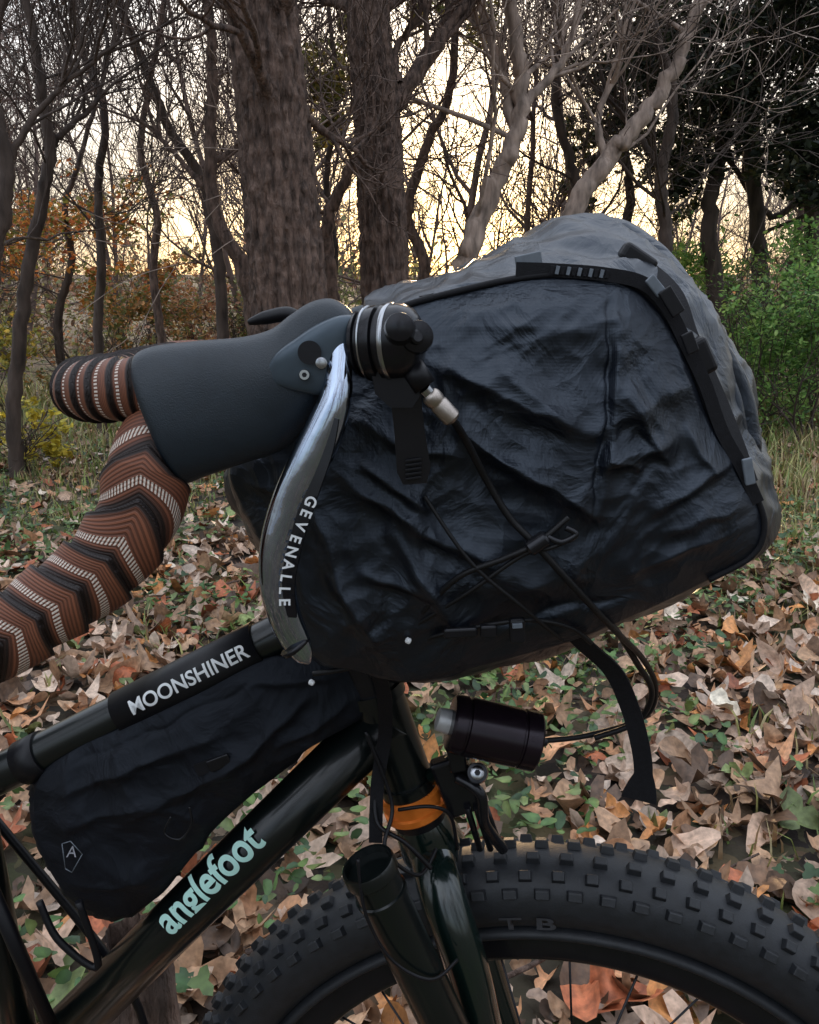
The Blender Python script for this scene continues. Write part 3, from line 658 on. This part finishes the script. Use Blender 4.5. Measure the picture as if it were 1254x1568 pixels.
lathe("lever_screw",W(466,574,.4070),W(466,574,.420),[(0,.0024),(.05,.0028),(1,.0030)],steel,bike,32)
lathe("lever_screw_socket",W(466,574,.4065),W(466,574,.4075),[(0,.0013),(1,.0013)],blk,bike,6)
tube("far_lever_tip",[W(380,494,.50),W(405,487,.50),W(440,481,.50),W(460,490,.50)],[.0015,.004,.0045,.004],blk,bike,16,n=20)
def blade(name,pts,m,ymirror=None):
    secs=[]
    for i,(u,v,w_,th,y) in enumerate(pts):
        a=pts[max(i-1,0)];c=pts[min(i+1,len(pts)-1)]; tx,ty=c[0]-a[0],c[1]-a[1]; l=math.hypot(tx,ty); nx_,ny_=ty/l,-tx/l
        secs.append((u+nx_*w_,v+ny_*w_,u-nx_*w_,v-ny_*w_,y,th))
    return loft(name,secs,m,.95,n=110,k=48,y_m=ymirror,wob=.002)
lp=[(517,500,10,.003,.418),(520,545,17,.005,.414),(516,600,24,.0085,.411),(500,650,30,.0100,.410),(472,712,32,.0100,.409),(446,772,32,.0098,.409),(429,835,31,.0095,.409),(425,890,28,.009,.409),(435,940,25,.008,.410),(452,980,22,.0065,.411),(466,1004,15,.0042,.412),(474,1014,4,.002,.412)]
blade("brake_lever",lp,leverm); blade("brake_lever_far",lp,leverm,.60)
# black strip under the lettering: the lever groove's shade put into colour
ribbon("lever_groove_shade",[W(512,640,.4012),W(500,690,.3998),W(480,745,.3992),W(461,800,.3990),W(447,855,.3992),W(442,900,.3997),W(448,945,.4012)],.0082,.0012,blk_an,bike,n=60,wdir=(1,-.35,.2),flare=lambda t:.25+.75*math.sin(math.pi*min(1,max(0,.08+t*.87)))**.5)
LT=[(493,768),(486,786),(478,805),(470,825),(464,845),(459,865),(455,885),(453,904),(453,922)]
for i,ch in enumerate("GEVENALLE"):
    a=LT[max(i-1,0)];c=LT[min(i+1,8)]
    text("lever_letter",ch,W(LT[i][0]-18,LT[i][1],.3958),W(c[0],c[1],.4)-W(a[0],a[1],.4),.0078,white,bike,bold=.0002)
tube("lever_tip_ring",[W(450,986,.411),W(455,992,.411)],.0088,blk_an,bike,24)
a0=W(524,528,.428); a1=W(650,522,.414); 
def q(px,r): return ((px-524)/126.,r*.43/F*1.03)
lathe("shifter_collar",a0,a1,[q(520,26),q(522,29),q(548,29)],steel,bike)
lathe("shifter_pod",a0,a1,[q(548,40),q(550,46),q(556,48),q(558,43),q(561,43),q(563,50),q(578,53),q(584,53),q(586,47),q(590,47),q(592,54),q(612,53),q(622,51),q(634,45),q(642,34),q(646,20)],blk_an,bike)
lathe("shifter_ring",a0,a1,[q(598,54.5),q(600,55.5),q(603,55.5),q(605,54.5)],steel,bike)
lathe("shifter_ring",a0,a1,[q(566,52),q(567,53.5),q(569,53.5),q(570,52)],steel,bike)
lathe("shifter_bolt",W(612,500,.385),W(612,505,.40),[(0,.003),(.1,.0065),(.6,.0075),(1,.0075)],blk_an,bike,32)
lathe("shifter_knob",W(640,515,.400),W(634,518,.42),[(0,.004),(.05,.0075),(.4,.0085),(1,.0085)],blk_an,bike,32)
lathe("shifter_knob_bolt",W(640,515,.3985),W(634,518,.402),[(0,.0025),(.2,.0036),(1,.0036)],blk_an,bike,24)
tube("cable_stop",[W(628,560,.415),W(650,592,.415)],.0065,blk,bike,20)
slab("shifter_clamp",[(575,570),(625,572),(640,600),(628,618),(600,618),(580,600)],.412,.43,blk,bike,.002)
slab("shifter_lever",[(602,608),(640,606),(646,660),(655,715),(650,736),(620,738),(612,722),(608,660)],.424,.428,blk_an,bike,.0015)
for k_ in range(5): box("shifter_lever_rib",W(633,704+k_*7,.4225),(.0085,.0016,.0012),8,blk,bike,.0003)
lathe("cable_ferrule",W(649,594,.412),W(656,602,.413),[(0,.0022),(.1,.0034),(1,.0034)],steel,bike,24)
lathe("barrel_adjuster",W(656,602,.413),W(694,643,.416),[(0,.0034),(.03,.0042),(.12,.0050),(.3,.0050),(.33,.0046),(.38,.0046),(.41,.0050),(.92,.0050),(1,.0038)],mat("brushed_silver",(.42,.37,.33),.38,1,.1,200),bike,32)
tube("shift_cable",[W(692,641,.416),W(712,672,.43),W(745,735,.445),W(780,792,.447),W(822,836,.445),W(880,900,.450),W(938,962,.475),W(985,1010,.53),W(1004,1055,.56),W(985,1098,.57),W(900,1126,.565),W(822,1135,.56)],.0021,cord,bike,12,n=140)
# ================================================================= BAGS
def fabric(name,col,rough,spec=.5,b2s=.45):
    m,nt,b=base_mat(name); N=nt.nodes; L=nt.links
    tc=N.new("ShaderNodeTexCoord"); n=N.new("ShaderNodeTexNoise"); n.inputs["Scale"].default_value=20; n.inputs["Detail"].default_value=6; n.inputs["Distortion"].default_value=1.2
    L.new(tc.outputs["Object"],n.inputs["Vector"])
    r=N.new("ShaderNodeValToRGB"); r.color_ramp.elements[0].position=.3; r.color_ramp.elements[1].position=.75
    r.color_ramp.elements[0].color=tuple(c*.75 for c in col)+(1,); r.color_ramp.elements[1].color=tuple(c*1.35 for c in col)+(1,)
    L.new(n.outputs["Fac"],r.inputs[0]); L.new(r.outputs[0],b.inputs["Base Color"])
    mr=N.new("ShaderNodeMapRange"); mr.inputs[3].default_value=rough-.07; mr.inputs[4].default_value=rough+.1; L.new(n.outputs["Fac"],mr.inputs[0]); L.new(mr.outputs[0],b.inputs["Roughness"])
    b.inputs["Specular IOR Level"].default_value=spec; b.inputs["Specular Tint"].default_value=(.72,.84,1,1)
    wv=N.new("ShaderNodeTexWave"); wv.inputs["Scale"].default_value=420; wv.bands_direction='X'; L.new(tc.outputs["Object"],wv.inputs["Vector"])
    wz=N.new("ShaderNodeTexWave"); wz.inputs["Scale"].default_value=420; wz.bands_direction='Z'; L.new(tc.outputs["Object"],wz.inputs["Vector"])
    ad=N.new("ShaderNodeMath"); ad.operation='ADD'; L.new(wv.outputs["Fac"],ad.inputs[0]); L.new(wz.outputs["Fac"],ad.inputs[1])
    b1=N.new("ShaderNodeBump"); b1.inputs["Strength"].default_value=.25; b1.inputs["Distance"].default_value=.0003; L.new(ad.outputs[0],b1.inputs["Height"])
    vw=N.new("ShaderNodeMixRGB"); vw.blend_type='ADD'; vw.inputs[0].default_value=.05; L.new(tc.outputs["Object"],vw.inputs[1]); L.new(n.outputs["Color"],vw.inputs[2])
    vo=N.new("ShaderNodeTexVoronoi"); vo.feature='F1'; vo.inputs["Scale"].default_value=30; L.new(vw.outputs[0],vo.inputs["Vector"])
    b3=N.new("ShaderNodeBump"); b3.inputs["Strength"].default_value=.5; b3.inputs["Distance"].default_value=.007; L.new(vo.outputs["Distance"],b3.inputs["Height"]); L.new(b1.outputs[0],b3.inputs["Normal"])
    b2=N.new("ShaderNodeBump"); b2.inputs["Strength"].default_value=b2s; b2.inputs["Distance"].default_value=.007; L.new(n.outputs["Fac"],b2.inputs["Height"]); L.new(b3.outputs[0],b2.inputs["Normal"])
    L.new(b2.outputs[0],b.inputs["Normal"]); return m
nyl=fabric("black_nylon",(.004,.0052,.009),.34,.62,.5); nyl2=fabric("black_cordura",(.004,.004,.006),.58,.3,.3)
def pillow(name,Nr,yN,Fr,yF,bulge,folds,m,center,rings=120,k=500,side=34,namp=.004,parent=None,sbulge=.012):
    n_=catmull([(u,v,0) for u,v in Nr],k,True)[:,:2]; f_=catmull([(u,v,0) for u,v in Fr],k,True)[:,:2]
    def fold(u,v):
        h=0
        for (x1,y1,x2,y2,w_,a_) in folds:
            dx,dy=x2-x1,y2-y1; l2=dx*dx+dy*dy; t=((u-x1)*dx+(v-y1)*dy)/l2
            if t<-.15 or t>1.15: continue
            l=math.sqrt(l2); dd=((u-x1)*dy-(v-y1)*dx)/l
            dd+=14*noise.noise(Vector((u*.009,v*.009,a_*50)))+5*noise.noise(Vector((u*.03,v*.03,a_*90)))
            e_=max(0,1-(max(0,-t,t-1)/.15)); tp=(math.sin(math.pi*min(1,max(0,(t+.15)/1.3))))**.7*e_
            x_=dd/w_; s_=math.exp(-abs(x_)**1.15) if x_>0 else math.exp(-(abs(x_)*1.9)**1.6)
            h+=a_*tp*s_
        return h
    V=[]
    for i in range(rings+1):
        r=i/rings
        for j in range(k):
            u=center[0]+(n_[j,0]-center[0])*r; v=center[1]+(n_[j,1]-center[1])*r
            p=W(u,v,yN)
            edge=1-r**7
            w1=noise.noise(Vector((u*.004,v*.004,3.1)))
            nn=noise.noise(Vector((u*.008+w1*2,v*.0055+w1,1.7))); n3=noise.noise(Vector((u*.018+w1*3,v*.022,9.7))); n4=noise.noise(Vector((u*.034+w1*4+v*.01,v*.028-u*.012,5.5)))
            h=bulge*(1-r**3.2)+edge*(fold(u,v)+namp*(1-2*abs(nn))*1.2+namp*.5*(1-2*abs(n3))+namp*.3*(1-2*abs(n4)))
            V.append((p.x,p.y-h,p.z))
    for i in range(1,side+1):
        s=i/side
        for j in range(k):
            a=W(n_[j,0],n_[j,1],yN); b_=W(f_[j,0],f_[j,1],yF)
            p=a.lerp(b_,s); c=W(center[0],center[1],p.y); o=(p-c); o.y=0; o.normalize()
            nn=noise.noise(Vector((p.x*16,p.y*12,p.z*16))); n3=noise.noise(Vector((p.x*40,p.y*22,p.z*40)))
            p=p+o*(sbulge*math.sin(math.pi*s)+ (.010*nn+.009*(.4-abs(n3)*1.5))*math.sin(math.pi*s)**.5)
            V.append(tuple(p))
    nr=rings+1+side; Fq=[]
    for i in range(nr-1):
        for j in range(k): Fq.append([i*k+j,(i+1)*k+j,(i+1)*k+(j+1)%k,i*k+(j+1)%k])
    Fq.append([(nr-1)*k+j for j in range(k)][::-1])
    return poly(name,V,Fq,m,parent,True)
Nr=[(560,505),(605,474),(690,449),(790,427),(870,420),(935,424),(985,445),(1030,500),(1062,570),(1090,640),(1125,700),(1155,755),(1170,805),(1152,850),(1085,888),(980,938),(870,983),(740,1018),(640,1043),(560,1030),(480,1005),(440,930),(410,850),(380,790),(352,725),(380,670),(450,600),(510,560)]
Fr=[(560,490),(605,465),(690,432),(800,384),(880,352),(925,348),(1000,395),(1055,445),(1100,520),(1138,590),(1146,650),(1156,720),(1158,780),(1130,820),(1060,850),(970,895),(870,940),(740,970),(640,990),(560,980),(500,960),(470,900),(440,840),(410,780),(400,720),(430,670),(480,610),(530,560)]
folds=[(680,560,900,655,34,.010),(660,500,900,500,44,.005),(700,650,890,770,28,.009),(560,700,650,760,16,.007),(520,720,760,860,24,.008),
 (545,640,690,690,18,.006),(900,650,1100,560,34,.006),(905,700,1010,660,22,.007),(990,760,1140,690,20,.008),(1000,800,1150,770,22,.006),
 (600,800,700,960,22,.007),(480,760,560,960,22,.009),(430,720,470,930,16,.007),(540,560,640,600,18,.007),(700,880,900,870,30,.005),(1020,480,1070,640,14,.005),
 (915,690,965,700,14,.005),(940,600,1010,690,16,.006),(1040,650,1080,720,14,.005),(380,740,450,760,12,.006),(400,800,450,850,12,.006),(560,860,660,900,14,.005),
 (930,450,897,760,6,-.003),(942,455,909,765,18,.0045),(800,480,860,400,20,.003),(500,850,600,1000,18,.007),(760,560,860,640,24,.005),(950,860,1140,800,18,.005),(740,940,960,900,14,-.004)]
hbag=pillow("handlebar_bag",Nr,.478,Fr,.70,.022,folds,nyl,(800,700),namp=.0026)
seam=catmull([(u,v,0) for u,v in Nr],300,True)
def onseam(t0,t1,n,dy=-.002): 
    out=[]
    for i in range(n):
        t=(t0+(t1-t0)*i/(n-1))/28*300; s_=seam[int(t)%300]; out.append(W(s_[0],s_[1],.478+dy))
    return out
tube("seam_piping",onseam(.5,14,60,-.001),.0020,web,hbag,10,n=160)
rib=[(790,412,.48),(850,414,.48),(925,420,.478),(985,434,.478),(1022,472,.478),(1052,530,.478),(1080,590,.478),(1105,660,.478),(1135,715,.478),(1160,770,.478)]
ribbon("edge_webbing",[W(u,v,y-.004) for u,v,y in rib],.0075,.0014,web,hbag,n=120,wdir=(.3,0,1))
for i in range(11):
    u=845+i*8.5; box("daisy_chain_stitch",W(u,413+i*.7,.4728),(.0020,.0010,.0045),-12,grey if i%2 else web,hbag,.0002)
ribbon("top_webbing",[W(640,455,.485),W(710,432,.50),W(800,396,.54),W(880,365,.60),W(930,350,.66)],.012,.0014,web,hbag,n=50,wdir=(0,1,.2))
def tab(nm,u,v,y,sx_,sz_,ang,m_,yr=0): return box(nm,W(u,v,y),(sx_,.0022,sz_),ang,m_,hbag,.0008,yr)
tab("reflective_tab",810,403,.478,.015,.0105,12,grey); tab("reflective_tab",1004,438,.468,.012,.006,-48,grey); tab("reflective_tab",1146,722,.468,.006,.016,14,grey)
tab("strap_buckle",1028,462,.466,.016,.008,-55,blk); tab("strap_buckle",1056,525,.466,.012,.007,-65,blk)
for i,(o1,o2,r_) in enumerate(((0,.0,.011),(.012,.010,.008))):
    P=[W(880,360,.70)+Vector((0,-o1*.4,-.012)),W(935,356,.66)+Vector((0,-o1,-o2)),W(1000,398,.62)+Vector((0,-o1,-o2)),W(1048,455,.58)+Vector((-o2,-o1,0)),W(1085,530,.56)+Vector((-o2,-o1,0)),W(1128,600,.56)+Vector((-o2,-o1,0)),W(1142,680,.56)+Vector((-o2,-o1,0)),W(1156,770,.55)]
    tube("roll_top_fold",P,[r_*.1,r_,r_*1.1,r_*.85,r_*1.05,r_*.85,r_*.95,r_*.2],nyl,hbag,20,n=90)
ribbon("roll_top_webbing",[W(930,372,.55),W(985,405,.53),W(1035,452,.51),W(1062,520,.50),W(1098,600,.495),W(1130,680,.488),W(1152,740,.485)],.011,.0015,web,hbag,n=80,wdir=(.5,.6,.5))
box("side_release_buckle",W(975,398,.53),(.024,.012,.012),-32,blk,hbag,.003); box("side_release_buckle",W(1075,545,.488),(.022,.010,.011),-62,blk,hbag,.003)
tube("bungee_cord",[W(480,1032,.50),W(545,1020,.49),W(600,992,.478),W(640,945,.462),W(700,885,.447),W(770,856,.443),W(822,832,.442),W(870,792,.445)],.0018,cord,hbag,10,n=90)
tube("bungee_cord",[W(640,955,.462),W(720,905,.448),W(800,850,.443),W(845,838,.442),W(882,820,.444)],.0014,cord,hbag,10,n=60)
tube("bungee_cord",[W(600,1015,.48),W(640,985,.47),W(690,968,.460),W(800,950,.456),W(870,960,.465),W(905,985,.475)],.0014,cord,hbag,10,n=60)
tube("bungee_cord",[W(650,760,.450),W(720,860,.444),W(800,930,.448),W(860,980,.47)],.0012,cord,hbag,10,n=60)
lathe("cord_lock",W(808,842,.442),W(838,822,.442),[(0,.0035),(.1,.0048),(.9,.0048),(1,.0035)],blk_an,hbag,24)
tube("cord_hook",[W(838,822,.442),W(860,830,.441),W(882,818,.441),W(866,808,.442)],.0018,blk_an,hbag,10,n=24)
box("cord_buckle",W(792,965,.455),(.0095,.006,.016),4,blk_an,hbag,.002); box("cord_buckle_slot",W(792,958,.4515),(.006,.002,.003),4,grey,hbag,.0004)
box("webbing_clip",W(705,968,.455),(.020,.005,.0062),3,blk_an,hbag,.0015); box("webbing_clip",W(748,966,.455),(.010,.005,.008),3,blk_an,hbag,.0015)
for u,v,y in((477,1043,.49),(625,979,.462)):
    lathe("cord_end_bead",W(u-4,v,y),W(u+4,v+4,y),[(0,.001),(.2,.0019),(.8,.0019),(1,.001)],white,hbag,16)
ribbon("loose_strap",[W(812,930,.47),W(860,955,.475),W(900,992,.49),W(940,1030,.50),W(965,1085,.505),W(980,1140,.505),W(985,1185,.505),W(978,1225,.505)],.0125,.0015,web,hbag,n=90,wdir=(1,-.3,.1),flare=lambda t:1 if t<.86 else 1+.9*math.sin((t-.86)/.14*math.pi/2))
tube("dangling_cord",[W(900,940,.48),W(935,955,.50),W(975,1015,.53),W(998,1060,.55),W(975,1105,.56),W(910,1130,.56)],.0022,cord,hbag,10,n=60)
ribbon("mount_strap",[W(560,990,.50),W(585,1050,.53),W(590,1120,.565),W(578,1200,.57),W(575,1290,.56)],.0105,.0016,web,hbag,n=60,wdir=(1,0,.1))
# ------ frame bag
Nb=[(62,1190),(110,1150),(190,1112),(300,1062),(395,1012),(455,1005),(520,1012),(562,1060),(555,1098),(520,1115),(470,1148),(400,1205),(330,1268),(280,1330),(240,1375),(175,1405),(110,1378),(65,1310),(52,1240)]
Fb=[(u*.97+10,v*.985+12) for u,v in Nb]
fb=[(120,1200,330,1110,18,.006),(200,1240,420,1120,20,.006),(330,1180,480,1060,16,.007),(390,1040,520,1030,14,.008),(430,1130,560,1050,14,.006),(90,1260,240,1210,20,.005),(110,1350,230,1330,20,.005),(130,1160,400,1040,6,-.004)]
fbag=pillow("frame_bag",Nb,.584,Fb,.628,.014,fb,nyl2,(270,1215),rings=70,k=300,side=10,namp=.003,sbulge=.002)
ribbon("frame_bag_strap",[W(300,1180,.563),W(345,1165,.563),W(365,1172,.564)],.010,.0015,web,fbag,n=20,wdir=(0,0,1))
box("zipper_pull",W(336,1168,.560),(.018,.003,.010),22,blk_an,fbag,.001)
tube("zipper_cord",[W(262,1250,.562),W(252,1275,.560),W(275,1285,.559),W(293,1262,.560),W(290,1235,.562)],.0010,blk_an,fbag,8,n=30)
text("woven_label","A",W(110,1305,.5665),Vector((1,0,0)),.012,mat("label_thread",(.2,.2,.22),.6),fbag)
for (a_,b_) in (((95,1292),(108,1288)),((108,1288),(126,1308)),((126,1308),(110,1336)),((110,1336),(100,1330)),((100,1330),(95,1292))):
    tube("woven_label_edge",[W(a_[0],a_[1],.5660),W(b_[0],b_[1],.5660)],.0004,grey,fbag,6)
# ------ front light
light=empty("bicycle_headlight"); lb=mat("anodised_black_purple",(.014,.008,.013),.22,.5,.15,60)
l0=W(688,1106,.558); l1=W(822,1136,.558)
rp=PXM(1120,.558)
lathe("lamp_body",l0,l1,[(0,.6*42*rp),(.01,40*rp),(.04,44*rp),(.16,45*rp),(.17,42*rp),(.19,42*rp),(.2,45*rp),(.78,45*rp),(.79,43*rp),(.81,43*rp),(.82,45.5*rp),(.98,45.5*rp),(1,43*rp),(1,36*rp),(.97,34*rp)],lb,light)
lathe("lamp_connector",W(668,1100,.558),W(690,1106,.558),[(0,.005),(.1,.0085),(1,.0095)],silverw,light,24)
lathe("lamp_boot",W(822,1136,.558),W(838,1137,.558),[(0,.006),(.5,.004),(1,.0022)],blk,light,20)
box("lamp_mount",W(700,1160,.575),(.014,.012,.020),10,blk_an,light,.002)
a=Acc(); big_trunk(a,[(W(215,1420,.80).x,.80,0-.05),(W(215,1420,.80).x,.80,.2),(W(205,1440,.80).x,.80,W(215,1430,.80).z)],.036,.032,k=40,n=80,amp=.004,seed=3)
V,Fq=a.out(); fast("wooden_stump",V,Fq,bark_mid,None,True)
stx=empty("fallen_sticks")
for (p0,p1,r_) in (((-.30,1.25),(.02,1.35),.006),((.15,1.2),(.75,1.55),.005),((.3,2.4),(.9,2.2),.006),((-1.2,3.),(-.7,3.4),.008)):
    P=[(p0[0]+(p1[0]-p0[0])*i/9+random.uniform(-.006,.006),p0[1]+(p1[1]-p0[1])*i/9,float(gh(p0[0],p0[1]))+.03+random.uniform(-.004,.004)) for i in range(10)]
    tube("stick",P,list(np.linspace(r_,r_*.5,10)),bark_mid,stx,8)
